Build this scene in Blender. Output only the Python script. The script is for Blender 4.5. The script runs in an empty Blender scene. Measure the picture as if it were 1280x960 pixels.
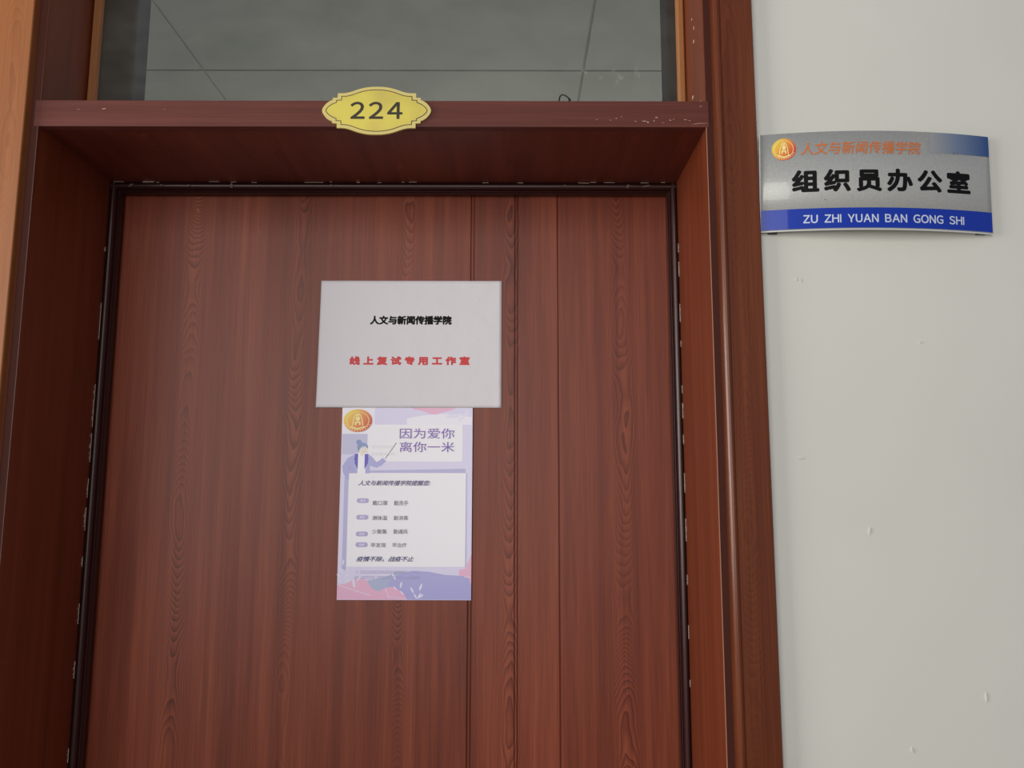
import bpy, bmesh, math, random
from mathutils import Vector, Matrix
S = bpy.context.scene
COL = S.collection

# ------------------------------------------------------------------ camera, light, exposure
cam_d = bpy.data.cameras.new('camera'); cam = bpy.data.objects.new('camera', cam_d); COL.objects.link(cam)
cam_d.sensor_fit = 'HORIZONTAL'; cam_d.sensor_width = 36.0; cam_d.lens = 36.0*993.4/1280.0
cam_d.clip_start = 0.02
cam.location = (0.1962, -1.0484, 1.5)
_R = (Matrix.Rotation(0.0007, 4, 'Z') @ Matrix.Rotation(0.1353, 4, 'X') @ Matrix.Rotation(-0.002, 4, 'Y')
      @ Matrix.Rotation(math.pi/2, 4, 'X'))
cam.rotation_euler = _R.to_euler()
S.camera = cam

w = bpy.data.worlds.new('world'); S.world = w; w.use_nodes = True
w.node_tree.nodes['Background'].inputs[0].default_value = (0.80, 0.83, 1.0, 1)
w.node_tree.nodes['Background'].inputs[1].default_value = 0.28

def area(name, loc, target, sx, sy, power, col):
    l = bpy.data.lights.new(name, 'AREA'); l.shape = 'RECTANGLE'; l.size = sx; l.size_y = sy
    l.energy = power; l.color = col
    o = bpy.data.objects.new(name, l); COL.objects.link(o); o.location = loc
    o.rotation_euler = (Vector(target)-Vector(loc)).to_track_quat('-Z', 'Y').to_euler()
    return o
# daylight from the corridor's window, up and to the left behind the camera
area('corridor_window_light', (-0.7, -2.7, 2.0), (-0.7, 0.0, 2.0), 2.6, 2.0, 50, (1.0, 0.98, 0.93))
# daylight from the far end of the corridor, left
area('corridor_end_light', (-3.6, -1.3, 1.9), (0.0, -0.2, 1.7), 1.4, 1.6, 105, (1.0, 0.97, 0.92))
# unseen lamp added in the room behind the door to brighten its ceiling
area('room_fill_light', (0.3, 3.2, 1.5), (0.0, 1.2, 2.8), 2.2, 1.2, 24, (1.0, 1.0, 0.975))

vs = S.view_settings
vs.view_transform = 'Standard'; vs.look = 'None'; vs.exposure = 0.0; vs.gamma = 1.0; vs.use_curve_mapping = False

# ------------------------------------------------------------------ helpers
def srgb(r, g, b):
    f = lambda c: (c/255/12.92) if c/255 <= 0.04045 else ((c/255+0.055)/1.055)**2.4
    return (f(r), f(g), f(b), 1.0)

class NT:
    def __init__(self, name):
        self.m = bpy.data.materials.new(name); self.m.use_nodes = True
        self.t = self.m.node_tree; self.bsdf = self.t.nodes['Principled BSDF']
    def n(self, typ, **kw):
        nd = self.t.nodes.new(typ)
        for k, v in kw.items(): setattr(nd, k, v)
        return nd
    def l(self, a, b): self.t.links.new(a, b)
    def math(self, op, a, b=None, c=None, clamp=False):
        nd = self.n('ShaderNodeMath', operation=op); nd.use_clamp = clamp
        for i, v in enumerate((a, b, c)):
            if v is None: continue
            if isinstance(v, (int, float)): nd.inputs[i].default_value = v
            else: self.l(v, nd.inputs[i])
        return nd.outputs[0]
    def xyz(self):
        g = self.n('ShaderNodeNewGeometry'); s = self.n('ShaderNodeSeparateXYZ'); self.l(g.outputs['Position'], s.inputs[0])
        return s.outputs
    def vec(self, x, y, z):
        c = self.n('ShaderNodeCombineXYZ')
        for i, v in enumerate((x, y, z)):
            if isinstance(v, (int, float)): c.inputs[i].default_value = v
            else: self.l(v, c.inputs[i])
        return c.outputs[0]
    def noise(self, v, scale, detail=2, rough=0.5):
        nd = self.n('ShaderNodeTexNoise'); nd.inputs['Scale'].default_value = scale
        nd.inputs['Detail'].default_value = detail; nd.inputs['Roughness'].default_value = rough
        self.l(v, nd.inputs['Vector']); return nd.outputs['Fac']
    def ramp(self, f, stops):
        r = self.n('ShaderNodeValToRGB'); self.l(f, r.inputs[0]); e = r.color_ramp.elements
        while len(e) > len(stops): e.remove(e[-1])
        while len(e) < len(stops): e.new(0.5)
        for i, (p, c) in enumerate(stops): e[i].position = p; e[i].color = c
        return r.outputs[0]
    def bump(self, h, strength, dist=0.001):
        b = self.n('ShaderNodeBump'); b.inputs['Strength'].default_value = strength; b.inputs['Distance'].default_value = dist
        self.l(h, b.inputs['Height']); self.l(b.outputs[0], self.bsdf.inputs['Normal'])

def plain(name, col, rough=0.6, metal=0.0, spec=0.5, coat=0.0):
    t = NT(name); b = t.bsdf
    b.inputs['Base Color'].default_value = col; b.inputs['Roughness'].default_value = rough
    b.inputs['Metallic'].default_value = metal; b.inputs['Specular IOR Level'].default_value = spec
    b.inputs['Coat Weight'].default_value = coat; b.inputs['Coat Roughness'].default_value = 0.04
    return t.m

def wood(name, dark, mid, light, rough=0.35, axis='z', across='x', cathedral=1.0, phase=0.02, seed=0.0, spec=0.5, period=0.175, bump=0.12):
    """laminate with straight fibre and cathedral figure; `axis` is the grain direction"""
    t = NT(name); p = dict(zip('xyz', t.xyz()))
    a = t.math('ADD', p[across], seed); g = t.math('ADD', p[axis], seed*1.7)
    wv = t.vec(t.math('MULTIPLY', a, 6.0), t.math('MULTIPLY', g, 2.2), seed)
    wob = t.math('SUBTRACT', t.noise(wv, 1.0, 2), 0.5)                       # slow wander of the figure
    a2 = t.math('ADD', a, t.math('MULTIPLY', wob, 0.028))
    k = t.math('SUBTRACT', t.math('MULTIPLY', t.math('FRACT', t.math('DIVIDE', t.math('SUBTRACT', t.math('SUBTRACT', a2, seed), phase-period/2), period)), period), period/2)
    col_id = t.math('FLOOR', t.math('DIVIDE', t.math('SUBTRACT', t.math('SUBTRACT', a, seed), phase-period/2), period))
    k2 = t.math('MULTIPLY', k, k)
    sway = t.noise(t.vec(t.math('MULTIPLY', col_id, 3.7), t.math('MULTIPLY', g, 2.6), seed+2.0), 1.0, 1)
    n3 = t.noise(t.vec(t.math('MULTIPLY', a, 26.0), t.math('MULTIPLY', g, 9.0), seed), 1.0, 2)
    f = t.math('ADD', t.math('MULTIPLY', sway, 66.0), t.math('MULTIPLY', k2, 9000.0))
    f = t.math('ADD', f, t.math('MULTIPLY', n3, 4.5))
    ring = t.math('FRACT', f)
    ring = t.math('ADD', t.math('MULTIPLY', t.math('POWER', ring, 2.2), 1.0), 0.0)
    mask = t.math('MULTIPLY', t.math('SUBTRACT', 1.0, t.math('MULTIPLY', k2, 1.0/0.0009), None, True), cathedral)
    patch = t.noise(t.vec(t.math('MULTIPLY', col_id, 2.3), t.math('MULTIPLY', g, 2.1), seed+5.0), 1.0, 1)
    mask = t.math('MULTIPLY', mask, t.math('MULTIPLY_ADD', patch, 2.6, -0.55, True))
    fine = t.noise(t.vec(t.math('MULTIPLY', a, 420.0), t.math('MULTIPLY', g, 7.0), seed), 1.0, 3, 0.6)
    med = t.noise(t.vec(t.math('MULTIPLY', a, 55.0), t.math('MULTIPLY', g, 1.3), seed), 1.0, 2)
    broad = t.noise(t.vec(t.math('MULTIPLY', a, 13.0), t.math('MULTIPLY', g, 0.7), seed+1.0), 1.0, 2)
    v = t.math('ADD', t.math('MULTIPLY', fine, 0.36), t.math('MULTIPLY', med, 0.42))
    v = t.math('ADD', v, t.math('MULTIPLY', broad, 0.32))
    v = t.math('SUBTRACT', v, t.math('MULTIPLY', t.math('SUBTRACT', ring, 0.30), t.math('MULTIPLY', mask, 0.32)))
    c = t.ramp(v, [(0.30, dark), (0.54, mid), (0.78, light)])
    t.l(c, t.bsdf.inputs['Base Color'])
    t.l(t.math('MULTIPLY_ADD', fine, 0.10, rough-0.05), t.bsdf.inputs['Roughness'])
    t.bsdf.inputs['Specular IOR Level'].default_value = spec
    if bump: t.bump(t.math('ADD', fine, t.math('MULTIPLY', ring, t.math('MULTIPLY', mask, -0.6))), bump, 0.0004)
    return t.m

class MB:
    """collects geometry in world coordinates"""
    def __init__(self): self.b = bmesh.new()
    def box(self, x0, x1, y0, y1, z0, z1, bev=0.0):
        bm = bmesh.new(); bmesh.ops.create_cube(bm, size=1)
        for v in bm.verts: v.co = Vector(((x0+x1)/2+v.co.x*(x1-x0), (y0+y1)/2+v.co.y*(y1-y0), (z0+z1)/2+v.co.z*(z1-z0)))
        if bev: bmesh.ops.bevel(bm, geom=bm.edges[:], offset=bev, segments=2, profile=0.6, affect='EDGES')
        self.merge(bm); return self
    def prism(self, pts, lo, hi, axis='z', bev=0.0):
        """pts: outline; axis z: (x,y); axis x: (y,z); axis y: (x,z)"""
        mk = {'z': lambda p, h: (p[0], p[1], h), 'x': lambda p, h: (h, p[0], p[1]), 'y': lambda p, h: (p[0], h, p[1])}[axis]
        bm = bmesh.new(); A = [bm.verts.new(mk(p, lo)) for p in pts]; B = [bm.verts.new(mk(p, hi)) for p in pts]
        n = len(pts)
        for i in range(n): bm.faces.new((A[i], A[(i+1) % n], B[(i+1) % n], B[i]))
        fa = bm.faces.new(A[::-1]); bm.faces.new(B)
        if bev: bmesh.ops.bevel(bm, geom=[e for e in fa.edges], offset=bev, segments=2, affect='EDGES')
        self.merge(bm); return self
    def poly(self, pts, y):
        vs_ = [self.b.verts.new((p[0], y, p[1])) for p in pts]; self.b.faces.new(vs_); return self
    def tube(self, pts, r, seg=10, caps=True):
        bm = bmesh.new(); rings = []
        P = [Vector(p) for p in pts]
        for i, p in enumerate(P):
            d = (P[min(i+1, len(P)-1)]-P[max(i-1, 0)]).normalized()
            u = d.cross(Vector((0.13, 1, 0.21))).normalized(); v = d.cross(u)
            rr = r[i] if isinstance(r, (list, tuple)) else r
            rings.append([bm.verts.new(p+u*math.cos(2*math.pi*k/seg)*rr+v*math.sin(2*math.pi*k/seg)*rr) for k in range(seg)])
        for a, b in zip(rings, rings[1:]):
            for k in range(seg): bm.faces.new((a[k], a[(k+1) % seg], b[(k+1) % seg], b[k]))
        if caps: bm.faces.new(rings[0][::-1]); bm.faces.new(rings[-1])
        for f in bm.faces: f.smooth = True
        self.merge(bm); return self
    def merge(self, bm):
        me = bpy.data.meshes.new('tmp'); bm.to_mesh(me); bm.free(); self.b.from_mesh(me); bpy.data.meshes.remove(me)
    def build(self, name, mat, parent=None, warp=None, smooth=False, fixn=True):
        b = self.b
        if warp:
            for v in b.verts: v.co = warp(v.co)
        if fixn and not warp: bmesh.ops.recalc_face_normals(b, faces=b.faces[:])
        off = Vector(parent['_o']) if parent and '_o' in parent.keys() else Vector((0, 0, 0))
        for v in b.verts: v.co -= off
        me = bpy.data.meshes.new(name)
        if smooth:
            for f in b.faces: f.smooth = True
        b.to_mesh(me); b.free(); me.materials.append(mat)
        o = bpy.data.objects.new(name, me); COL.objects.link(o)
        if parent: o.parent = parent; o['_o'] = tuple(off)
        return o

def root(name, loc, label=None, cat=None, kind=None, group=None):
    o = bpy.data.objects.new(name, None); COL.objects.link(o); o.location = loc; o['_o'] = tuple(loc)
    o.empty_display_size = 0.05
    return tag(o, label, cat, kind, group)
def tag(o, label=None, cat=None, kind=None, group=None):
    if label: o['label'] = label
    if cat: o['category'] = cat
    if kind: o['kind'] = kind
    if group: o['group'] = group
    return o

def text_bm(body, box, y, bold=0.0, shear=0.0, spacing=1.0, cuts=0, res=4):
    """the words as flat print, fitted to box = (x0, x1, z0, z1) in the plane y"""
    cu = bpy.data.curves.new('t', 'FONT'); cu.body = body; cu.size = 1.0; cu.offset = bold; cu.shear = shear
    cu.space_character = spacing; cu.resolution_u = res
    o = bpy.data.objects.new('t', cu); COL.objects.link(o); bpy.context.view_layer.update()
    me = bpy.data.meshes.new_from_object(o)
    bm = bmesh.new(); bm.from_mesh(me)
    bpy.data.objects.remove(o); bpy.data.curves.remove(cu); bpy.data.meshes.remove(me)
    xs = [v.co.x for v in bm.verts]; ys = [v.co.y for v in bm.verts]
    ax, bx, ay, by = min(xs), max(xs), min(ys), max(ys); x0, x1, z0, z1 = box
    for v in bm.verts:
        v.co = Vector((x0+(v.co.x-ax)/(bx-ax)*(x1-x0), y, z0+(v.co.y-ay)/(by-ay)*(z1-z0)))
    for k in range(1, cuts):
        bmesh.ops.bisect_plane(bm, geom=bm.verts[:]+bm.edges[:]+bm.faces[:], plane_co=(x0+(x1-x0)*k/cuts, 0, 0), plane_no=(1, 0, 0))
    for f in bm.faces:
        if f.normal.y > 0: f.normal_flip()
    return bm
def text(name, body, box, y, mat, parent, warp=None, bold=0.0, **kw):
    """bold = stroke thickening in metres: the same words printed again slightly beside themselves"""
    m = MB(); x0, x1, z0, z1 = box; n = 8 if bold else 1
    src = text_bm(body, (x0+bold, x1-bold, z0+bold, z1-bold), y, **kw)
    for k in range(n):
        c = src.copy(); a = 2*math.pi*k/8
        for v in c.verts: v.co += Vector((math.cos(a)*bold, -0.000012*k, math.sin(a)*bold))
        m.merge(c)
    src.free()
    return m.build(name, mat, parent, warp=warp, fixn=False)
def letters(name, body, box, y, mat, parent, warp=None, bold=0.0, gap=0.16, space=0.55, cuts=0):
    """upright sans letters set one by one at their own widths"""
    big = bmesh.new(); x = 0.0
    for ch in body:
        if ch == ' ': x += space; continue
        cu = bpy.data.curves.new('t', 'FONT'); cu.body = chr(ord(ch)+0xFEE0); cu.size = 1.0; cu.resolution_u = 4
        o = bpy.data.objects.new('t', cu); COL.objects.link(o); bpy.context.view_layer.update()
        me = bpy.data.meshes.new_from_object(o)
        if ch == 'I':
            ya, yb = min(v.co.y for v in me.vertices), max(v.co.y for v in me.vertices); me.clear_geometry()
            me.from_pydata([(0, ya, 0), (.085, ya, 0), (.085, yb, 0), (0, yb, 0)], [], [(0, 1, 2, 3)])
        lo = min(v.co.x for v in me.vertices); hi = max(v.co.x for v in me.vertices)
        for v in me.vertices: v.co.x += x-lo
        big.from_mesh(me); bpy.data.objects.remove(o); bpy.data.curves.remove(cu); bpy.data.meshes.remove(me)
        x += hi-lo+gap
    ys = [v.co.y for v in big.verts]; xs = [v.co.x for v in big.verts]; ax, bx, ay, by = min(xs), max(xs), min(ys), max(ys); x0, x1, z0, z1 = box
    for v in big.verts: v.co = Vector((x0+bold+(v.co.x-ax)/(bx-ax)*(x1-x0-2*bold), y, z0+bold+(v.co.y-ay)/(by-ay)*(z1-z0-2*bold)))
    for k in range(1, cuts): bmesh.ops.bisect_plane(big, geom=big.verts[:]+big.edges[:]+big.faces[:], plane_co=(x0+(x1-x0)*k/cuts, 0, 0), plane_no=(1, 0, 0))
    for f in big.faces:
        if f.normal.y > 0: f.normal_flip()
    m = MB()
    for k in range(8 if bold else 1):
        c = big.copy(); a = 2*math.pi*k/8
        for v in c.verts: v.co += Vector((math.cos(a)*bold, -0.000012*k, math.sin(a)*bold))
        m.merge(c)
    big.free()
    return m.build(name, mat, parent, warp=warp, fixn=False)

# ------------------------------------------------------------------ materials
M = {}
M['door'] = wood('door_laminate', srgb(80, 32, 18), srgb(118, 53, 33), srgb(148, 76, 50), rough=0.42, spec=0.36, phase=0.02)
M['jamb'] = wood('jamb_laminate', srgb(84, 36, 17), srgb(112, 50, 26), srgb(130, 64, 36), spec=0.4, rough=0.42, across='y', cathedral=0.2, seed=3.0)
M['soffit'] = wood('soffit_laminate', srgb(70, 28, 20), srgb(98, 42, 30), srgb(120, 56, 40), rough=0.4, axis='y', across='x', cathedral=0.9, seed=5.0)
M['rail'] = wood('rail_laminate', srgb(72, 34, 28), srgb(96, 48, 40), srgb(116, 62, 52), rough=0.5, spec=0.25, axis='x', across='z', cathedral=0.0, seed=7.0)
M['casing'] = wood('casing_veneer', srgb(76, 36, 18), srgb(100, 50, 28), srgb(122, 66, 38), rough=0.25, cathedral=0.35, phase=0.50, seed=0.0, spec=0.3, bump=0.3)
M['casing_left'] = wood('casing_veneer_lit', srgb(136, 80, 40), srgb(154, 94, 50), srgb(168, 108, 60), rough=0.34, cathedral=0.5, phase=-0.5, seed=0.0, spec=0.5, bump=0.2)  # paler copy of the casing veneer: stronger light on the left put into colour
M['bead_wood'] = wood('glazing_bead_wood', srgb(128, 80, 42), srgb(150, 96, 52), srgb(170, 114, 66), rough=0.45, cathedral=0.0, seed=9.0)
M['frame_dark'] = plain('frame_edge_brown', srgb(70, 34, 24), 0.6, spec=.15)
M['seal'] = plain('seal_brown_plastic', srgb(54, 28, 26), 0.30, spec=0.4)
M['seal_dark'] = plain('seal_dark_lip', srgb(30, 16, 15), 0.5)
M['lining'] = plain('inner_lining_dark', srgb(58, 50, 46), 0.6, spec=.2)
M['glue'] = plain('dried_glue', srgb(200, 178, 162), 0.5)
M['scuff'] = plain('scuffed_wood', srgb(196, 160, 138), 0.7)
M['black_metal'] = plain('black_metal', srgb(16, 15, 15), 0.4)
M['floor'] = plain('floor_tile', srgb(120, 112, 100), 0.35)

t = NT('painted_wall'); p = t.xyz(); v = t.vec(*p)
n1 = t.noise(v, 3.0, 2); n2 = t.noise(v, 34.0, 3)
t.l(t.ramp(n1, [(0.3, srgb(213, 212, 201)), (0.7, srgb(218, 217, 206))]), t.bsdf.inputs['Base Color'])
t.bsdf.inputs['Roughness'].default_value = 0.55; t.bsdf.inputs['Specular IOR Level'].default_value = 0.35
t.bump(t.math('ADD', n1, t.math('MULTIPLY', n2, 0.12)), 0.35, 0.004); M['wall'] = t.m
t = NT('ceiling_board'); v = t.vec(*t.xyz()); n1 = t.noise(v, 2.5, 3)
t.l(t.ramp(n1, [(0.3, srgb(178, 180, 170)), (0.7, srgb(190, 191, 182))]), t.bsdf.inputs['Base Color']); t.bsdf.inputs['Roughness'].default_value = 0.8
M['ceiling'] = t.m
M['joint'] = plain('ceiling_joint', srgb(164, 165, 158), 0.8)

t = NT('dusty_glass'); b = t.bsdf; v = t.vec(*t.xyz())
tr = t.n('ShaderNodeBsdfTransparent'); tr.inputs[0].default_value = (0.95, 0.96, 0.94, 1)
gl = t.n('ShaderNodeBsdfGlossy'); gl.inputs['Roughness'].default_value = 0.04
fr = t.n('ShaderNodeFresnel'); fr.inputs[0].default_value = 1.45
di = t.n('ShaderNodeBsdfDiffuse'); di.inputs[0].default_value = srgb(190, 190, 180)
m1 = t.n('ShaderNodeMixShader'); t.l(fr.outputs[0], m1.inputs[0]); t.l(tr.outputs[0], m1.inputs[1]); t.l(gl.outputs[0], m1.inputs[2])
px, py, pz = t.xyz()
sm = t.noise(t.vec(t.math('MULTIPLY', px, 5.0), 0.0, t.math('MULTIPLY', pz, 9.0)), 1.6, 5, 0.65)
sm = t.math('MULTIPLY_ADD', sm, 0.16, -0.05, True)
rd = t.noise(t.vec(px, 0.0, pz), 60.0, 4, 0.7)                     # speckled dust low on the pane
low = t.math('MULTIPLY', t.math('MULTIPLY_ADD', rd, 3.2, -1.85, True), t.math('SUBTRACT', 1.0, t.math('MULTIPLY', t.math('ABSOLUTE', t.math('SUBTRACT', pz, 2.150)), 34.0), None, True))
low = t.math('MULTIPLY', low, t.math('SUBTRACT', 1.0, t.math('MULTIPLY', t.math('ABSOLUTE', t.math('SUBTRACT', px, 0.355)), 10.0), None, True))
sm = t.math('ADD', sm, t.math('MULTIPLY', low, 1.2), None, True)
m2 = t.n('ShaderNodeMixShader'); t.l(sm, m2.inputs[0]); t.l(m1.outputs[0], m2.inputs[1]); t.l(di.outputs[0], m2.inputs[2])
t.l(m2.outputs[0], t.t.nodes['Material Output'].inputs[0]); M['glass'] = t.m

# paper: faint mottling, a little relief where the tape and dents sit
t = NT('white_paper'); v = t.vec(*t.xyz()); n1 = t.noise(v, 22.0, 3)
t.bsdf.inputs['Base Color'].default_value = srgb(224, 219, 222); t.bsdf.inputs['Roughness'].default_value = 0.6; t.bsdf.inputs['Specular IOR Level'].default_value = 0.25
t.bump(n1, 0.5, 0.004); M['paper'] = t.m
def print_mat(name, c, rough=0.22, spec=0.5):
    t = NT(name); t.bsdf.inputs['Base Color'].default_value = c; t.bsdf.inputs['Roughness'].default_value = rough
    t.bsdf.inputs['Specular IOR Level'].default_value = spec
    px, py, pz = t.xyz()
    n = t.noise(t.vec(t.math('MULTIPLY', px, 30.0), 0.0, t.math('MULTIPLY', pz, 3.0)), 1.0, 3)
    t.bump(n, 0.10, 0.004); return t.m
def bx_(c): return print_mat('poster_print', srgb(*c))
PC = dict(base=(214, 208, 234), pale=(234, 230, 240), panel=(236, 233, 238), strip=(176, 172, 212), band=(190, 186, 216), hill=(166, 162, 214),
          blue=(168, 176, 208), pink=(226, 172, 200), leaf=(224, 218, 240), coat=(164, 162, 214), vest=(74, 48, 178),
          skin=(232, 218, 204), hair=(116, 138, 188), stick=(74, 74, 78), purple=(108, 58, 168), navy=(62, 54, 118), grey=(120, 116, 128), pill=(166, 158, 206), faint=(172, 164, 206), dim=(206, 202, 206), white=(240, 238, 244))
for k, c in PC.items(): M['p_'+k] = bx_(c)
M['ink_black'] = plain('ink_black', srgb(14, 12, 14), 0.6, spec=.15)
M['ink_red'] = plain('ink_red', srgb(206, 40, 44), 0.5)

t = NT('emblem_gradient'); tc = t.n('ShaderNodeTexCoord'); s = t.n('ShaderNodeSeparateXYZ'); t.l(tc.outputs['Generated'], s.inputs[0])
f = t.math('ADD', t.math('MULTIPLY', s.outputs[0], 0.62), t.math('MULTIPLY', t.math('SUBTRACT', 1.0, s.outputs[2]), 0.38))
t.l(t.ramp(f, [(0.15, srgb(240, 208, 62)), (0.5, srgb(226, 140, 48)), (0.82, srgb(206, 56, 34))]), t.bsdf.inputs['Base Color'])
t.bsdf.inputs['Roughness'].default_value = 0.35; M['emblem'] = t.m
M['emblem_line'] = plain('emblem_pale_line', srgb(246, 228, 150), 0.4)

t = NT('sign_silver'); v = t.vec(*t.xyz())
t.l(t.ramp(t.noise(v, 500.0, 1), [(0.3, srgb(176, 176, 170)), (0.7, srgb(188, 188, 182))]), t.bsdf.inputs['Base Color'])
t.bsdf.inputs['Metallic'].default_value = 0.25; t.bsdf.inputs['Roughness'].default_value = 0.42
t.bsdf.inputs['Coat Weight'].default_value = 0.7; t.bsdf.inputs['Coat Roughness'].default_value = 0.03; M['silver'] = t.m
M['sign_blue'] = plain('sign_blue', srgb(2, 50, 164), 0.45, spec=.3, coat=0.45)
t = NT('sign_blue_fade'); tc = t.n('ShaderNodeTexCoord'); s = t.n('ShaderNodeSeparateXYZ'); t.l(tc.outputs['Generated'], s.inputs[0])
t.l(t.ramp(s.outputs[0], [(0.0, srgb(180, 180, 176)), (0.45, srgb(128, 146, 172)), (1.0, srgb(38, 84, 148))]), t.bsdf.inputs['Base Color'])
t.bsdf.inputs['Metallic'].default_value = 0.45; t.bsdf.inputs['Roughness'].default_value = 0.42; t.bsdf.inputs['Coat Weight'].default_value = 0.7; t.bsdf.inputs['Coat Roughness'].default_value = 0.06
M['sign_fade'] = t.m
M['sign_edge'] = plain('sign_pale_edge', srgb(214, 214, 210), 0.35)
M['sign_orange'] = plain('sign_orange_ink', srgb(206, 112, 48), 0.4)
M['sign_white'] = plain('sign_white_ink', srgb(206, 214, 232), 0.4)
M['sign_black'] = plain('sign_black_ink', srgb(10, 9, 9), 0.5, spec=.2)
M['bracket'] = plain('sign_bracket', srgb(60, 58, 56), 0.5)
t = NT('plaque_gold'); v = t.vec(*t.xyz())
t.l(t.ramp(t.noise(v, 18.0, 2), [(0.35, srgb(198, 178, 86)), (0.65, srgb(214, 198, 84))]), t.bsdf.inputs['Base Color'])
t.bsdf.inputs['Roughness'].default_value = 0.38; t.bsdf.inputs['Metallic'].default_value = 0.15; M['gold'] = t.m
M['gold_pale'] = plain('plaque_rim', srgb(208, 190, 112), 0.35)
M['engrave'] = plain('plaque_engraving', srgb(44, 32, 12), 0.5)

# ------------------------------------------------------------------ setting
W = 0.465                      # half width of the opening between the jambs
ZB, ZT = 2.0034, 2.0417        # transom rail, underside and top
TOP = 2.56                     # head of the frame
YB = 0.29                      # thickness of the wall
fl = MB().box(-4, 3, -4, 3.4, -0.05, 0).build('floor', M['floor']); tag(fl, 'grey corridor floor below the picture', 'floor', 'structure')
wr = MB().box(0.5, 3, 0, YB, 0, 3.2).build('wall_right', M['wall']); tag(wr, 'off-white painted wall carrying the curved office sign', 'wall', 'structure')
wl = MB().box(-4, -0.5, 0, YB, 0, 3.2).build('wall_left', M['wall']); tag(wl, 'off-white painted wall left of the door frame', 'wall', 'structure')
wt = MB().box(-0.5, 0.5, 0, YB, TOP+0.03, 3.2).build('wall_top', M['wall']); tag(wt, 'off-white painted wall above the door frame', 'wall', 'structure')

# chips and dents in the wall paint
r_ = random.Random(4)
def flake(mb, x, y, z, w_, h_, th=0.0006, ang=0.0, normal='y', n=7):
    pts = []
    for i in range(n):
        a = 2*math.pi*i/n; q = r_.uniform(0.6, 1.1)
        u, v = math.cos(a)*w_/2*q, math.sin(a)*h_/2*q
        pts.append((u*math.cos(ang)-v*math.sin(ang), u*math.sin(ang)+v*math.cos(ang)))
    if normal == 'y': mb.prism([(x+u, z+v) for u, v in pts], y-th, y+0.0002, 'y')
    elif normal == 'x': mb.prism([(y+u, z+v) for u, v in pts], x-th, x+th, 'x')
    else: mb.prism([(x+u, y+v) for u, v in pts], z-th, z+0.0002, 'z')
ch = MB()
for x, z, a, b in [(0.660, 1.452, .003, .010), (0.697, 1.181, .003, .009), (0.580, 1.787, .003, .006), (0.586, 1.785, .002, .006), (0.575, 1.545, .007, .003), (0.795, 1.245, .002, .012), (0.742, 1.70, .004, .003)]:
    flake(ch, x, 0, z, a, b, 0.0012, r_.uniform(-.3, .3))
tag(ch.build('paint_chip', M['wall'], wr), 'small raised blisters in the wall paint', kind='stuff')

# room behind: ceiling boards, far wall
ce = root('ceiling', (0, 1.3, 2.8), 'pale ceiling boards of the room seen through the transom glass', 'ceiling', 'structure')
xs = [-0.768-1.186*2, -0.768-1.186, -0.768, 0.414, 1.6, 2.786]; ys = [0.31, 1.272, 2.47, 3.4]
for i in range(len(xs)-1):
    for j in range(len(ys)-1):
        MB().box(xs[i]+.0035, xs[i+1]-.0035, ys[j]+.0035, ys[j+1]-.0035, 2.8, 2.804, 0.0015).build('ceiling_panel', M['ceiling'], ce)
MB().box(xs[0], xs[-1], ys[0], ys[-1], 2.8045, 2.83).build('backing', M['joint'], ce)
bw = MB().box(-4, 3, 3.4, 3.5, 0, 3.2).build('wall_back', M['wall']); tag(bw, 'far wall of the room behind the door', 'wall', 'structure')

# ------------------------------------------------------------------ door frame
fr = root('trim_1', (0, 0, 0), 'reddish-brown wooden door frame with jambs, casing and transom rail', 'door frame', 'structure')
for s in (-1, 1):
    x0, x1 = sorted((s*W, s*0.512))
    j = MB().box(x0, x1, 0.0, YB, 0, TOP, 0.0006).build('jamb', M['jamb'], fr)
    # thin dark front edge of the jamb beside the casing
    x0, x1 = sorted((s*(W+0.0008), s*0.4765))
    MB().box(x0, x1, -0.0006, 0.0, 0, TOP).build('front_edge', M['frame_dark'], j)
    prof = [(0.532, 0.0), (0.532, -0.0105), (0.5305, -0.012), (0.4875, -0.012), (0.4865, -0.0112), (0.4855, -0.012),
            (0.4840, -0.0135), (0.4815, -0.0140), (0.4790, -0.0133), (0.4770, -0.0112), (0.4757, -0.0080), (0.4752, -0.0005), (0.478, 0.0)]
    if s < 0: prof = prof[:3]+[(0.4795, -0.012), (0.4785, -0.0112), (0.4782, -0.010), (0.4782, 0.0)]
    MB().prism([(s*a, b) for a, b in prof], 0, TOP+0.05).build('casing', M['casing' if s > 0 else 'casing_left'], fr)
    if s < 0: tag([c for c in fr.children if c.name.startswith('casing')][-1], 'left casing, lighter brown with the stronger light put into its colour')
MB().prism([(0, TOP), (-.0135, TOP+.008), (-.012, TOP+.012), (-.012, TOP+.055), (0, TOP+.06)], -0.532, 0.532, 'x').build('head_casing', M['casing'], fr)
MB().box(-W, W, 0, YB, TOP-0.0, TOP+0.03).build('head', M['jamb'], fr)
# transom rail: front strip (grain along) and board whose underside is the soffit
rl = MB().box(-W-0.006, W+0.004, -0.0016, 0.012, ZB, ZT, 0.0007).build('transom_rail', M['rail'], fr)
MB().box(-W, W, 0.012, YB, ZB+0.0006, ZT-0.0006).build('soffit_board', M['soffit'], fr)

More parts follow.
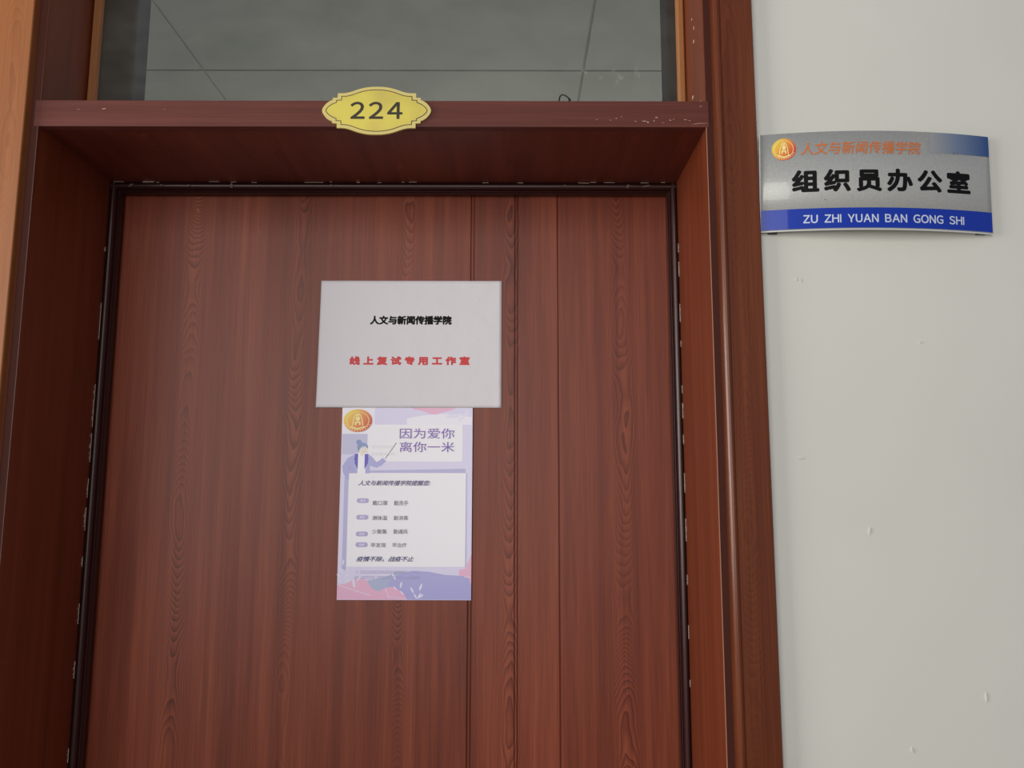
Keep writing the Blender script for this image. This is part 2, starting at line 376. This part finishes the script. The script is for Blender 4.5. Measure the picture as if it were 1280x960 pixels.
# scuffs on the rail's front, right of the plaque
sc = MB()
for px_, pz_, a, b in [(.379, 2.012, .008, .0014), (.384, 2.0105, .003, .003), (.367, 2.0118, .004, .0007), (.396, 2.0175, .0045, .0012), (.3925, 2.0125, .0012, .004),
        (.415, 2.0135, .004, .0012), (.420, 2.0145, .003, .0008), (.436, 2.0142, .005, .0008), (.442, 2.013, .004, .0007), (.313, 2.014, .004, .0006),
        (.340, 2.016, .002, .0012), (.332, 2.0135, .003, .0007), (.347, 2.0185, .003, .0005), (.453, 2.0085, .022, .0005), (.470-.008, 2.009, .010, .0005), (.458, 2.034, .005, .0008),
        (-.375, 2.029, .007, .0010), (-.410, 2.028, .006, .0004), (.405, 2.0095, .006, .0004), (-.29, 2.028, .003, .0004)]:
    flake(sc, px_, -0.0016, pz_, a, b, 0.00025, r_.uniform(-.15, .15))
tag(sc.build('scuff', M['scuff'], rl), 'pale scuffs and chips along the rail', kind='stuff')
# worn pale chips on the upper right jamb face
sc = MB()
for y_, z_, a, b in [(.055, 2.165, .006, .006), (.052, 2.185, .003, .008), (.062, 2.205, .003, .006), (.07, 2.085, .008, .008), (.03, 2.055, .014, .006), (.055, 2.26, .004, .012)]:
    flake(sc, W-0.0002, y_, z_, a, b, 0.0004, 0, 'x')
tag(sc.build('chip', M['scuff'], [c for c in fr.children if c.name.startswith('jamb')][-1]), 'pale chips on the right jamb', kind='stuff')
# worn jamb arris; edge highlight put into its colour, dimmer on the shaded left
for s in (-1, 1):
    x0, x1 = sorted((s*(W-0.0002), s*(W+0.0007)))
    MB().box(x0, x1, -0.0009, 0.0004, 0, ZB).build('worn_edge_glint', plain('worn_edge_glint', srgb(170, 120, 96) if s > 0 else srgb(96, 62, 52), 0.4), fr)

# plastic seal round the door: bead, rib and dark lip
def seal_profile(s):
    c = [(W, .200)]
    for k in range(0, 9):
        a = math.pi*(1.0-k/8.0)   # half round facing the viewer
        c.append((W-0.0052+0.0045*math.cos(a-math.pi), .2045-0.0052*math.sin(a)))
    c += [(W-0.0102, .209), (W-0.0112, .2075), (W-0.0122, .209), (W-0.0128, .2105), (W-0.0138, .2095), (W-0.0148, .2115), (W-0.0150, .2180), (W, .2185)]
    return [(s*a, b) for a, b in c]
se_parts = []
for s in (-1, 1):
    se_parts.append(MB().prism(seal_profile(s), 0.0, ZB-0.001).build('door_seal', M['seal'], fr))
tp = [(b, ZB-(W-a)) for a, b in seal_profile(1)]
se_parts.append(MB().prism(tp, -W+0.001, W-0.001, 'x').build('door_seal', M['seal'], fr))
for o in se_parts:
    for f in o.data.polygons: f.use_smooth = False
# torn film and dried glue along the seals
gm = MB()
def ragged(side, y, z0, z1, w_):
    """a torn sliver of dried glue standing along the seal"""
    n = max(3, int((z1-z0)/0.0022)); w_ *= 1.9; L = []; Rr = []
    for i in range(n+1):
        z = z0+(z1-z0)*i/n; f = min(1.0, min(i, n-i)/1.5+0.15)
        L.append((y-w_*f*r_.uniform(.0, 1.0)**2.2, z)); Rr.append((y+0.0003, z+0.0002))
    x = side*(W-0.0004)
    gm.prism(L+Rr[::-1], min(x, x-side*0.0006), max(x, x-side*0.0006), 'x')
for z0, z1, w_ in [(1.885, 1.893, .002), (1.74, 1.80, .0008), (1.60, 1.668, .0024), (1.545, 1.59, .002), (1.49, 1.52, .0016), (1.44, 1.475, .003), (1.30, 1.33, .0018), (1.22, 1.245, .0024), (1.385, 1.40, .0012), (1.10, 1.12, .0012)]:
    ragged(-1, .1985, z0, z1, w_)
for z0, z1, w_ in [(1.885, 1.90, .003), (1.845, 1.870, .0014), (1.77, 1.80, .0022), (1.73, 1.74, .0016), (1.655, 1.668, .0040), (1.615, 1.640, .0034), (1.575, 1.59, .0024), (1.50, 1.53, .003),
                   (1.425, 1.46, .003), (1.36, 1.375, .0016), (1.28, 1.30, .0020), (1.21, 1.22, .0012)]:
    ragged(1, .1985, z0, z1, w_)
for i in range(26):
    x = r_.uniform(-.45, .45)
    flake(gm, x, r_.uniform(.195, .199), ZB-0.0008, r_.uniform(.004, .022), r_.uniform(.0003, .0009), 0.0003, 0, 'z', 6)
tag(gm.build('glue_residue', M['glue'], fr), 'pale dried glue crumbs along the seals', kind='stuff')
tf = MB()   # torn brown film corners on the top seal
for x, w_, h_, a in [(.415, .016, .003, .2), (.385, .005, .010, -.4), (.39, .010, .002, .3), (.28, .010, .003, .3), (-.1, .010, .003, -.5), (-.265, .006, .009, .1), (-.43, .010, .004, .5), (-.38, .005, .004, -.5), (-.335, .004, .006, .4)]:
    flake(tf, x, 0.1985, ZB-0.006, w_, h_, 0.0004, a, 'y', 6)
tag(tf.build('torn_film', plain('torn_film', srgb(104, 84, 80), 0.45), fr), 'torn bits of film on the top seal', kind='stuff')

# ------------------------------------------------------------------ transom window
wn = root('window_1', (0, 0.12, ZT), 'dusty transom window above the door rail', 'transom window', 'structure')
MB().box(-W+0.001, W-0.001, 0.121, 0.126, ZT, TOP-0.001).build('pane', M['glass'], wn)
for s in (-1, 1):
    x0, x1 = sorted((s*(W-0.0005), s*(W-0.013)))
    MB().prism([(s*(W-0.0005), .120), (s*(W-0.0005), .112), (s*(W-0.003), .109), (s*(W-0.0095), .109), (s*(W-0.0125), .113), (s*(W-0.0125), .120)], ZT, TOP).build('glazing_bead', M['bead_wood'], wn)
    x0, x1 = sorted((s*(W-0.0005), s*(W-0.0025)))
    MB().box(x0, x1, 0.127, YB, ZT, TOP).build('lining', M['lining'], wn)

hk = root('hook', (0.268, 0.100, ZT), 'black wire hook standing on the transom rail against the glass', 'hook')
pts = [(0.2664, .100, ZT), (0.2664, .100, 2.085), (0.2667, .100, 2.0955), (0.2680, .100, 2.1015), (0.2715, .100, 2.1045), (0.2755, .100, 2.1035), (0.2800, .100, 2.1005), (0.2828, .100, 2.0965)]
MB().tube(pts, 0.0011, 8).build('wire', M['black_metal'], hk)
kb = bmesh.new(); bmesh.ops.create_uvsphere(kb, u_segments=10, v_segments=8, radius=0.0021)
for v in kb.verts: v.co += Vector((0.2828, .100, 2.0960))
m = MB(); m.merge(kb); m.build('tip', M['black_metal'], hk, smooth=True)
MB().box(0.2615, 0.2715, 0.096, 0.104, ZT, ZT+0.002, .0005).build('foot', M['black_metal'], hk)

# ------------------------------------------------------------------ door: boards with grooves
D = 0.2279
dr = root('door_1', (0, D, 0), 'closed reddish-brown wood-grain door with narrow vertical grooves', 'door', 'structure')
MB().box(-0.459, 0.459, D+0.0035, D+0.04, 0.005, ZB-0.003).build('core', M['door'], dr)
def vboard(x0, x1, name='board', y=D, b=0.0012):
    pts = [(x0, D+.0036), (x0, y+b), (x0+b*0.35, y+b*0.3), (x0+b, y), (x1-b, y), (x1-b*0.35, y+b*0.3), (x1, y+b), (x1, D+.0036)]
    return MB().prism(pts, 0.005, ZB-0.003).build(name, M['door'], dr)
gx = [(-0.459, .1268), (.1284, .1316, 'rib'), (.1332, .1996), (.2010, .2040, 'rib'), (.2055, .2702), (.2716, .459)]
for g in gx:
    if len(g) == 3: vboard(g[0], g[1], 'rib', D+0.0004, 0.0009)
    else: vboard(g[0], g[1])
dn = MB()
for x, z in [(-.3305, 1.9665), (-.3285, 1.9645), (-.2255, 1.928)]: flake(dn, x, D, z, .002, .0015, .0003)
tag(dn.build('nick', M['scuff'], dr), 'tiny pale nicks near the top of the door', kind='stuff')

# ------------------------------------------------------------------ number plaque
cx, cz = 0.0063, 2.0255; k = 0.1562e-3
q1 = [(0, 225), (45, 224), (90, 219), (130, 211), (170, 199), (205, 186), (240, 174), (275, 166), (310, 163), (350, 163), (350, 121), (394, 119), (392, 100),
      (420, 88), (446, 69), (466, 45), (480, 22), (486, 0)]
q2 = [(0, 199), (45, 197), (90, 191), (130, 182), (170, 169), (205, 155), (240, 143), (275, 137), (316, 136), (317, 101), (361, 99), (361, 78), (388, 67), (416, 50), (436, 32), (449, 14), (454, 0)]
def sym(q):
    a = [(x, y) for x, y in q]; b = [(x, -y*1.0) for x, y in q[::-1][1:]]; c = [(-x, -y) for x, y in q[1:]]; d = [(-x, y) for x, y in q[::-1][1:-1]]
    return [(cx+x*k, cz+y*k) for x, y in a+b+c+d]
pl = root('number_plaque', (cx, -0.0016, cz), 'scalloped gold plaque with the number 224 on the transom rail', 'plaque')
O1, O2 = sym(q1), sym(q2)
MB().prism(O1, -0.0048, -0.0017, 'y', 0.0).build('plate', M['gold_pale'], pl)
def ring(mb, outer, inner, y):
    n = len(outer); A = [mb.b.verts.new((p[0], y, p[1])) for p in outer]; B = [mb.b.verts.new((p[0], y, p[1])) for p in inner]
    for i in range(n): mb.b.faces.new((A[i], A[(i+1) % n], B[(i+1) % n], B[i]))
def shrink(P, f, c=None):
    c = c or (cx, cz); return [(c[0]+(p[0]-c[0])*f, c[1]+(p[1]-c[1])*f) for p in P]
MB().poly(O2, -0.00495).build('field', M['gold'], pl)
def inset(P, d):
    n = len(P); out = []
    for i in range(n):
        p0, p1, p2 = Vector(P[i-1]), Vector(P[i]), Vector(P[(i+1) % n])
        a = (p1-p0).normalized(); b = (p2-p1).normalized()
        na, nb = Vector((a.y, -a.x)), Vector((b.y, -b.x)); m_ = (na+nb)
        if m_.length < 1e-6: m_ = na
        m_.normalize(); out.append(tuple(p1+m_*d/max(0.5, m_.dot(na))))
    return out
mb = MB(); ring(mb, O2, inset(O2, 0.0010), -0.00505); mb.build('engraved_line', M['engrave'], pl)
letters('digits', '224', (cx-233*k, cx+232*k, cz-80*k, cz+82*k), -0.0051, M['engrave'], pl, bold=0.0006, gap=0.19)

# ------------------------------------------------------------------ A4 notice
PX, PZ = -0.1190, 1.8448; yp = D-0.0016
nt = root('paper_notice', (PX+.1485, D, PZ-.21), 'white landscape paper sheet with black and red Chinese lines on the door', 'paper')
def sheet(mb, x0, x1, z0, z1, y, nx, nz, warp, th=0.0002):
    g = [[mb.b.verts.new(warp(Vector((x0+(x1-x0)*i/nx, y, z0+(z1-z0)*j/nz)))) for i in range(nx+1)] for j in range(nz+1)]
    for j in range(nz):
        for i in range(nx):
            f = mb.b.faces.new((g[j][i], g[j][i+1], g[j+1][i+1], g[j+1][i])); f.smooth = True
def wnot(v):
    u = (v.x-PX)/.297; t_ = (PZ-v.z)/.21
    dy = -0.0009*math.exp(-((u-.93)/.07)**2-((t_-.42)/.13)**2) - 0.0012*max(0, abs(u-.5)-.42)/.08*0 - 0.0010*(t_ > .9)*((t_-.9)/.1)*(1-u)
    dx = -0.0020*max(0, t_)*(1-u)
    return Vector((v.x+dx, v.y+dy, v.z-0.0006*(u-.5)*0))
mb = MB(); sheet(mb, PX, PX+.297, PZ-.21, PZ, yp, 60, 40, wnot); o = mb.build('sheet', M['paper'], nt, fixn=False)
md = o.modifiers.new('th', 'SOLIDIFY'); md.thickness = 0.0002; md.offset = -1
text('heading', '人文与新闻传播学院', (-0.0368, .0967, 1.7710, 1.7862), yp-.00015, M['ink_black'], nt, wnot, bold=0.0008)
text('red_line', '线上复试专用工作室', (-0.0680, .1268, 1.7040, 1.7188), yp-.00015, M['ink_red'], nt, wnot, bold=0.0009, spacing=1.62)

# ------------------------------------------------------------------ poster
QX, QZ, U, V = -0.0780, 1.6350, .210/161, .001257
ps = root('poster', (QX+.105, D, QZ-241*V), 'small lavender portrait poster with a teacher figure below the white notice', 'poster')
y0 = D-0.0008
def X(u): return QX+u*U
def Z(v): return QZ-v*V
LV = [0]
def layer(name, mat, polys, lv, joined=False):
    """each printed shape is its own thin part, every next one lying over the last"""
    mb = MB() if joined else None; o = None
    for P in polys:
        LV[0] += 1; m_ = mb or MB()
        m_.poly([(X(u), Z(v)) for u, v in P], y0-0.00001*lv*0-0.0000035*LV[0]-0.00002)
        if not joined: o = m_.build(name, M[mat], ps)
    if joined: o = mb.build(name, M[mat], ps); o['kind'] = 'stuff'
    return o
def rr(u0, v0, u1, v1, r=2.5, n=5):
    out = []
    for (cu, cv, a0) in ((u1-r, v0+r, -90), (u1-r, v1-r, 0), (u0+r, v1-r, 90), (u0+r, v0+r, 180)):
        for i in range(n+1):
            a = math.radians(a0+90*i/n); out.append((cu+r*math.cos(a), cv+r*math.sin(a)))
    return out
def leaf(u, v, L_, ang, wd=0.28):
    a = math.radians(ang); out = []
    for i in range(12):
        q = 2*math.pi*i/12; s_ = (1-math.cos(q))/2*L_; h = math.sin(q)*wd*L_*0.5*(1.0 if s_ < L_ else 1)
        out.append((u+s_*math.cos(a)-h*math.sin(a), v-(s_*math.sin(a)+h*math.cos(a))))
    return out
def line(u0, v0, u1, v1, wd=0.5):
    d = math.hypot(u1-u0, v1-v0); nx, nv = -(v1-v0)/d*wd/2, (u1-u0)/d*wd/2
    return [(u0+nx, v0+nv), (u1+nx, v1+nv), (u1-nx, v1-nv), (u0-nx, v0-nv)]
MB().box(X(0), X(161), y0, y0+0.0003, Z(240.5), Z(0)).build('sheet', M['p_base'], ps)
layer('strip', 'p_strip', [[(5, 84), (10, 80), (10, 206), (5, 202)], [(10, 81), (153, 78), (153, 84), (10, 84)], [(151, 84), (155, 84), (155, 200), (151, 200)]], 1)
layer('top_art', 'p_pale', [[(0, 0), (40, 0), (40, 34), (0, 34)], [(80, 14), (100, 10), (128, 8), (160, 12), (160, 22), (80, 22)]], 1)
layer('pink_blob', 'p_pink', [[(84, 0), (142, 0), (136, 3), (124, 6), (116, 9), (108, 8), (98, 4), (90, 3)],
      [(0, 222), (10, 221), (20, 216), (28, 214), (36, 217), (42, 222), (52, 225), (62, 223), (72, 227), (80, 232), (84, 240), (0, 240)],
      [(146, 204), (154, 202), (157, 194), (161, 184), (161, 236), (157, 226), (152, 214), (146, 210)]], 2)
layer('blue_blob', 'p_blue', [[(36, 217), (60, 212), (70, 206), (80, 206), (84, 226), (70, 224), (58, 226), (50, 230), (42, 227)]], 3)
layer('purple_hill', 'p_hill', [[(60, 222), (66, 214), (76, 208), (90, 205), (110, 206), (130, 210), (150, 211), (158, 214), (161, 222), (161, 240), (84, 240), (80, 232), (72, 227)]], 4)
lv = []
for (u, v, a0) in ((0, 0, 0),):
    for q in ((6, 198, 7, 80), (6, 206, 6.5, 130), (9, 206, 6.5, 48), (4.5, 213, 6.5, 145), (9, 213, 7, 42), (6, 219, 6, 150), (10, 219, 6, 40)): lv.append(leaf(*q))
for q in ((96, 239, 7, 120), (97, 239, 8, 62), (92, 232, 8, 118), (99, 229, 9, 72), (97, 238, 8, 30), (70, 216, 9, 118), (76, 226, 8, 80), (72, 228, 6, 140), (80, 234, 6, 130), (21, 226, 11, 100), (24, 218, 6, 60)): lv.append(leaf(*q))
for q in ((148, 11, 11, 18), (138, 13, 11, 30), (128, 12, 14, 8), (143, 17, 8, 35), (152, 8, 7, 60)): lv.append(leaf(*q, 0.36))
for q in ((0, 222, 40, 235, 0.7), (58, 226, 63, 239, .6), (60, 236, 84, 239, .5), (153, 212, 161, 213, .7)): lv.append(line(*q))
layer('leaf_sprig', 'p_leaf', lv, 5)
layer('header_panel', 'p_panel', [rr(30, 22, 149, 69)], 6)
layer('left_block', 'p_band', [[(1, 34), (32, 34), (32, 60), (1, 60)]], 6)
layer('text_panel', 'p_panel', [rr(10.5, 83.5, 153.5, 200, 1.5)], 9)
# figure pointing with a stick
layer('figure_coat', 'p_coat', [[(16, 61), (22, 58), (27, 83.5), (16, 83.5)], [(17, 60), (8, 65), (2, 75), (3, 83), (8, 92), (10.4, 92), (10.4, 84), (17, 84)],
      [(17, 60), (35, 60), (36, 84), (16, 84)], [(34, 60), (39, 64), (44, 70), (48, 67), (53, 63), (56, 68), (50, 74), (44, 77), (40, 76), (35, 74)]], 7)
layer('figure_shirt', 'p_white', [[(20.5, 58), (32, 58), (30, 84), (20.5, 84)], [(51.5, 65), (54, 61.5), (57, 63.5), (55, 68)]], 8)
layer('figure_vest', 'p_vest', [[(17, 59.5), (21, 59.5), (20.8, 79), (16.5, 70), (17.5, 68.5), (16.2, 67)], [(29, 59.5), (33.2, 59.5), (33.8, 68), (32.8, 69), (33.4, 71), (29, 79)]], 8.5)
el = lambda cu, cv, a, b, n=18: [(cu+a*math.cos(2*math.pi*i/n), cv+b*math.sin(2*math.pi*i/n)) for i in range(n)]
layer('figure_face', 'p_skin', [el(27, 53, 5.6, 6.6), [(23, 56), (28, 57), (27.5, 62), (23.8, 62)]], 8.6)
layer('figure_hair', 'p_hair', [el(21.5, 44.5, 3.4, 3.2), [(20, 46), (25, 45), (30, 46), (33, 49), (32.5, 53), (30, 50), (26, 50), (23, 53), (21.5, 57), (20, 54), (19.5, 50)]], 8.8)
layer('face_line', 'p_grey', [line(26, 51.5, 28.2, 51.2, .4), line(30, 51.4, 31.6, 51.8, .4), line(26.8, 56.6, 28.8, 57, .35), line(29.4, 53, 30, 54.6, .3), line(10.6, 74, 11, 79, .4)], 9.2, True)
layer('pointer_stick', 'p_stick', [line(54, 66, 67.5, 45.5, 0.9)], 9.2)
fp = []
for row, (a, b) in enumerate(((38, 62), (38, 66))):
    u = a
    while u < b:
        wd = r_.uniform(1.0, 2.4); fp.append([(u, 49+9*row), (u+wd, 49+9*row), (u+wd, 49.5+9*row), (u, 49.5+9*row)])
        fp.append([(u, 51.6+9*row), (u+wd*.8, 51.6+9*row), (u+wd*.8, 52.2+9*row), (u, 52.2+9*row)]); fp.append([(u, 49+9*row), (u+.5, 49+9*row), (u+.5, 52.4+9*row), (u, 52.4+9*row)]); u += wd+1.0
layer('faint_text', 'p_dim', fp, 8, True)
fp = []
for v_, a, b in ((205, 22, 96), (211.5, 20, 96)):
    u = a
    while u < b:
        wd = r_.uniform(1.2, 2.6)
        if r_.random() > .12:
            fp.append([(u+.8, v_), (u+wd+.8, v_), (u+wd, v_+3.2), (u+wd-.6, v_+3.2), (u+wd, v_+.7), (u+.6, v_+.7)]); fp.append([(u+.2, v_+2.6), (u+wd*.6, v_+2.6), (u+wd*.6-.1, v_+3.4), (u, v_+3.4)])
        u += wd+0.8
layer('faint_text', 'p_faint', fp, 6, True)
# emblem, elliptical in this print
def emblem(parent, c, rx, rz, y, warp=None, step=0.00012, parts=True):
    E = lambda fx, fz, n=40: [(c[0]+rx*fx*math.cos(2*math.pi*i/n), c[1]+rz*fz*math.sin(2*math.pi*i/n)) for i in range(n)]
    e = MB().poly(E(1, 1), y).build('emblem', M['emblem'], parent, warp=warp, fixn=False) if warp else MB().poly(E(1, 1), y).build('emblem', M['emblem'], parent)
    mb = MB(); ring(mb, E(.80, .80), E(.755, .755), y-step)
    # bell-shaped tower outline with a little figure inside
    P = lambda a, b: (c[0]+rx*a, c[1]+rz*b)
    arch = [(-.40, -.50), (-.36, -.1), (-.30, .25), (-.18, .55), (0, .66), (.18, .55), (.30, .25), (.36, -.1), (.40, -.50)]
    inn = [(a*.80, b*.86-.0) for a, b in arch]
    A = [mb.b.verts.new((P(*q)[0], y-step, P(*q)[1])) for q in arch]; B = [mb.b.verts.new((P(*q)[0], y-step, P(*q)[1])) for q in inn]
    for i in range(len(A)-1): mb.b.faces.new((A[i], A[i+1], B[i+1], B[i]))
    for Q in ([(-.5, -.48), (0, -.66), (.5, -.48), (.5, -.58), (0, -.76), (-.5, -.58)], [(-.13, .34), (.13, .34), (.16, .02), (.05, .02), (.05, -.1), (.2, -.1), (.2, -.4), (.1, -.4), (.08, -.2), (-.08, -.2), (-.1, -.4), (-.2, -.4), (-.2, -.1), (-.05, -.1), (-.05, .02), (-.16, .02)],
              [(-.09, .5), (.09, .5), (.09, .38), (-.09, .38)]):
        mb.poly([P(*q) for q in Q], y-step)
    for i in range(11):   # tiny marks along the lower rim
        a = math.radians(205+i*13); p_ = (math.cos(a)*.89, math.sin(a)*.89)
        mb.poly([P(p_[0]-.035, p_[1]-.04), P(p_[0]+.035, p_[1]-.04), P(p_[0]+.03, p_[1]+.045), P(p_[0]-.03, p_[1]+.045)], y-step)
    mb.build('emblem_mark', M['emblem_line'], e, warp=warp, fixn=False)
emblem(ps, (X(19.5), Z(17)), 17.6*U, 14.6*V, y0-0.0011)
def pt(name, body, u0, u1, v0, v1, mat, **kw): text(name, body, (X(u0), X(u1), Z(v1), Z(v0)), y0-0.0011, M[mat], ps, **kw)
pt('headline', '因为爱你', 71.5, 138.6, 26.8, 39.8, 'p_purple', bold=0.0)
pt('headline', '离你一米', 71.8, 138.8, 44.0, 57.0, 'p_purple', bold=0.0)
pt('subtitle', '人文与新闻传播学院提醒您:', 22, 110.3, 92.9, 99.4, 'p_navy', bold=.00016, shear=.35)
rows = [('戴口罩', '勤洗手', 118.3, 124.2, 118.3), ('测体温', '勤消毒', 137, 142.6, 139), ('少聚集', '勤通风', 153.8, 159.6, 159.7), ('早发现', '早治疗', 170.6, 176.2, 173)]
for i, (a, b, v0, v1, vc) in enumerate(rows):
    du = 0 if i < 3 else -1
    pt('advice_line', a, 40.2+du, 58.4+du, v0, v1, 'p_grey', bold=.00008); pt('advice_line', b, 66.2+du, 83.6+du, v0, v1, 'p_grey', bold=.00008)
    pb = layer('number_badge', 'p_pill', [rr(20.8, vc-2.9, 35.4, vc+2.9, 2.85, 6)], 10)
    text('digits', '0%d' % (i+1), (X(25.5), X(31), Z(vc+1.5), Z(vc-1.5)), y0-0.0011, M['p_white'], pb)
pt('slogan', '疫情不除，战疫不止', 22.2, 91.5, 187.2, 193.8, 'p_navy', bold=.00016, shear=.35)

# ------------------------------------------------------------------ curved office sign
SX0, SX1, SZ0, SZ1 = 0.5347, 0.8500, 1.8495, 1.9882
sg = root('office_sign', ((SX0+SX1)/2, 0, SZ0), 'curved silver and blue office nameplate in Chinese on the white wall', 'sign')
def wsign(v):
    """flat layout (y = offset in front of the face) -> bowed plate"""
    s_ = (v.x-SX0)/(SX1-SX0); bow = 0.0065+0.0170*(1-(2*s_-1)**2)
    slope = 0.0170*4*(2*s_-1)/(SX1-SX0)*-1
    zc = (SZ0+SZ1)/2
    n_ = Vector((-(-slope), -1, 0)); n_ = Vector((slope*-1, -1, 0)).normalized()
    base = Vector((v.x, -bow, v.z))
    q_ = base+n_*(-v.y)
    q_.x += 0.030*(v.z-zc)+0.002*0; q_.z += -0.006*(v.x-(SX0+SX1)/2)
    return q_
def sgrid(mb, s0, s1, t0, t1, y, n=48):
    x0, x1, za, zb = SX0+(SX1-SX0)*s0, SX0+(SX1-SX0)*s1, SZ1-(SZ1-SZ0)*t1, SZ1-(SZ1-SZ0)*t0
    A = [mb.b.verts.new((x0+(x1-x0)*i/n, y, za)) for i in range(n+1)]; B = [mb.b.verts.new((x0+(x1-x0)*i/n, y, zb)) for i in range(n+1)]
    for i in range(n):
        f = mb.b.faces.new((A[i], A[i+1], B[i+1], B[i])); f.smooth = True
mb = MB(); sgrid(mb, 0, 1, 0, 1, 0.0)
o = mb.build('plate', M['silver'], sg, warp=wsign, fixn=False)
md = o.modifiers.new('th', 'SOLIDIFY'); md.thickness = 0.0022; md.offset = -1
mb = MB(); sgrid(mb, 0, 1, .783, .985, -.0001); mb.build('blue_band', M['sign_blue'], sg, warp=wsign, fixn=False)
mb = MB(); sgrid(mb, .72, 1, 0.0, .21, -.0001); mb.build('blue_corner', M['sign_fade'], sg, warp=wsign, fixn=False)
# pale lower lip and left edge trim
mb = MB()
for a, b in ((0, 1),):
    n = 40
    for i in range(n):
        x0, x1 = SX0+(SX1-SX0)*i/n, SX0+(SX1-SX0)*(i+1)/n
        mb.box(x0, x1, -.0003, .0022, SZ0-.0006, SZ0+.0007)
mb.build('lower_lip', M['sign_edge'], sg, warp=wsign)
MB().box(SX0-.0008, SX0+.0006, -.0006, .0026, SZ0, SZ1).build('edge_trim', M['sign_edge'], sg, warp=wsign)
for s in (.03, .93):
    x0 = SX0+(SX1-SX0)*s
    MB().box(x0, x0+.012, -0.0045, 0, SZ0-.0005, SZ0+.02).build('bracket', M['bracket'], sg)
    MB().box(x0, x0+.012, -0.0045, 0, SZ1-.02, SZ1+.0005).build('bracket', M['bracket'], sg)
def sx(s_): return SX0+(SX1-SX0)*s_
def sz(t_): return SZ1-(SZ1-SZ0)*t_
emblem(sg, (sx(.099), sz(.165)), .0157, .0157, -.0002, warp=wsign)
text('college_name', '人文与新闻传播学院', (sx(.167), sx(.679), sz(.235), sz(.105)), -.0002, M['sign_orange'], sg, wsign, bold=.00022, shear=.12, cuts=30)
text('office_name', '组织员办公室', (sx(.129), sx(.901), sz(.622), sz(.385)), -.0002, M['sign_black'], sg, wsign, bold=.0015, spacing=1.34, cuts=40)
letters('pinyin', 'ZU ZHI YUAN BAN GONG SHI', (sx(.173), sx(.864), sz(.933), sz(.848)), -.00025, M['sign_white'], sg, wsign, bold=.0003, gap=0.12, space=0.52, cuts=30)
sm = MB()
for s_, t_, a, b in ((.265, .70, .0030, .0012), (.83, .205, .002, .0035), (.845, .20, .0015, .003)): flake(sm, sx(s_), 0, sz(t_), a, b, .0002)
tag(sm.build('scratch', plain('scratch', srgb(96, 96, 96), .5), sg, warp=wsign), 'small grey scratches', kind='stuff')
for o in bpy.data.objects:
    if '_o' in o.keys(): del o['_o']
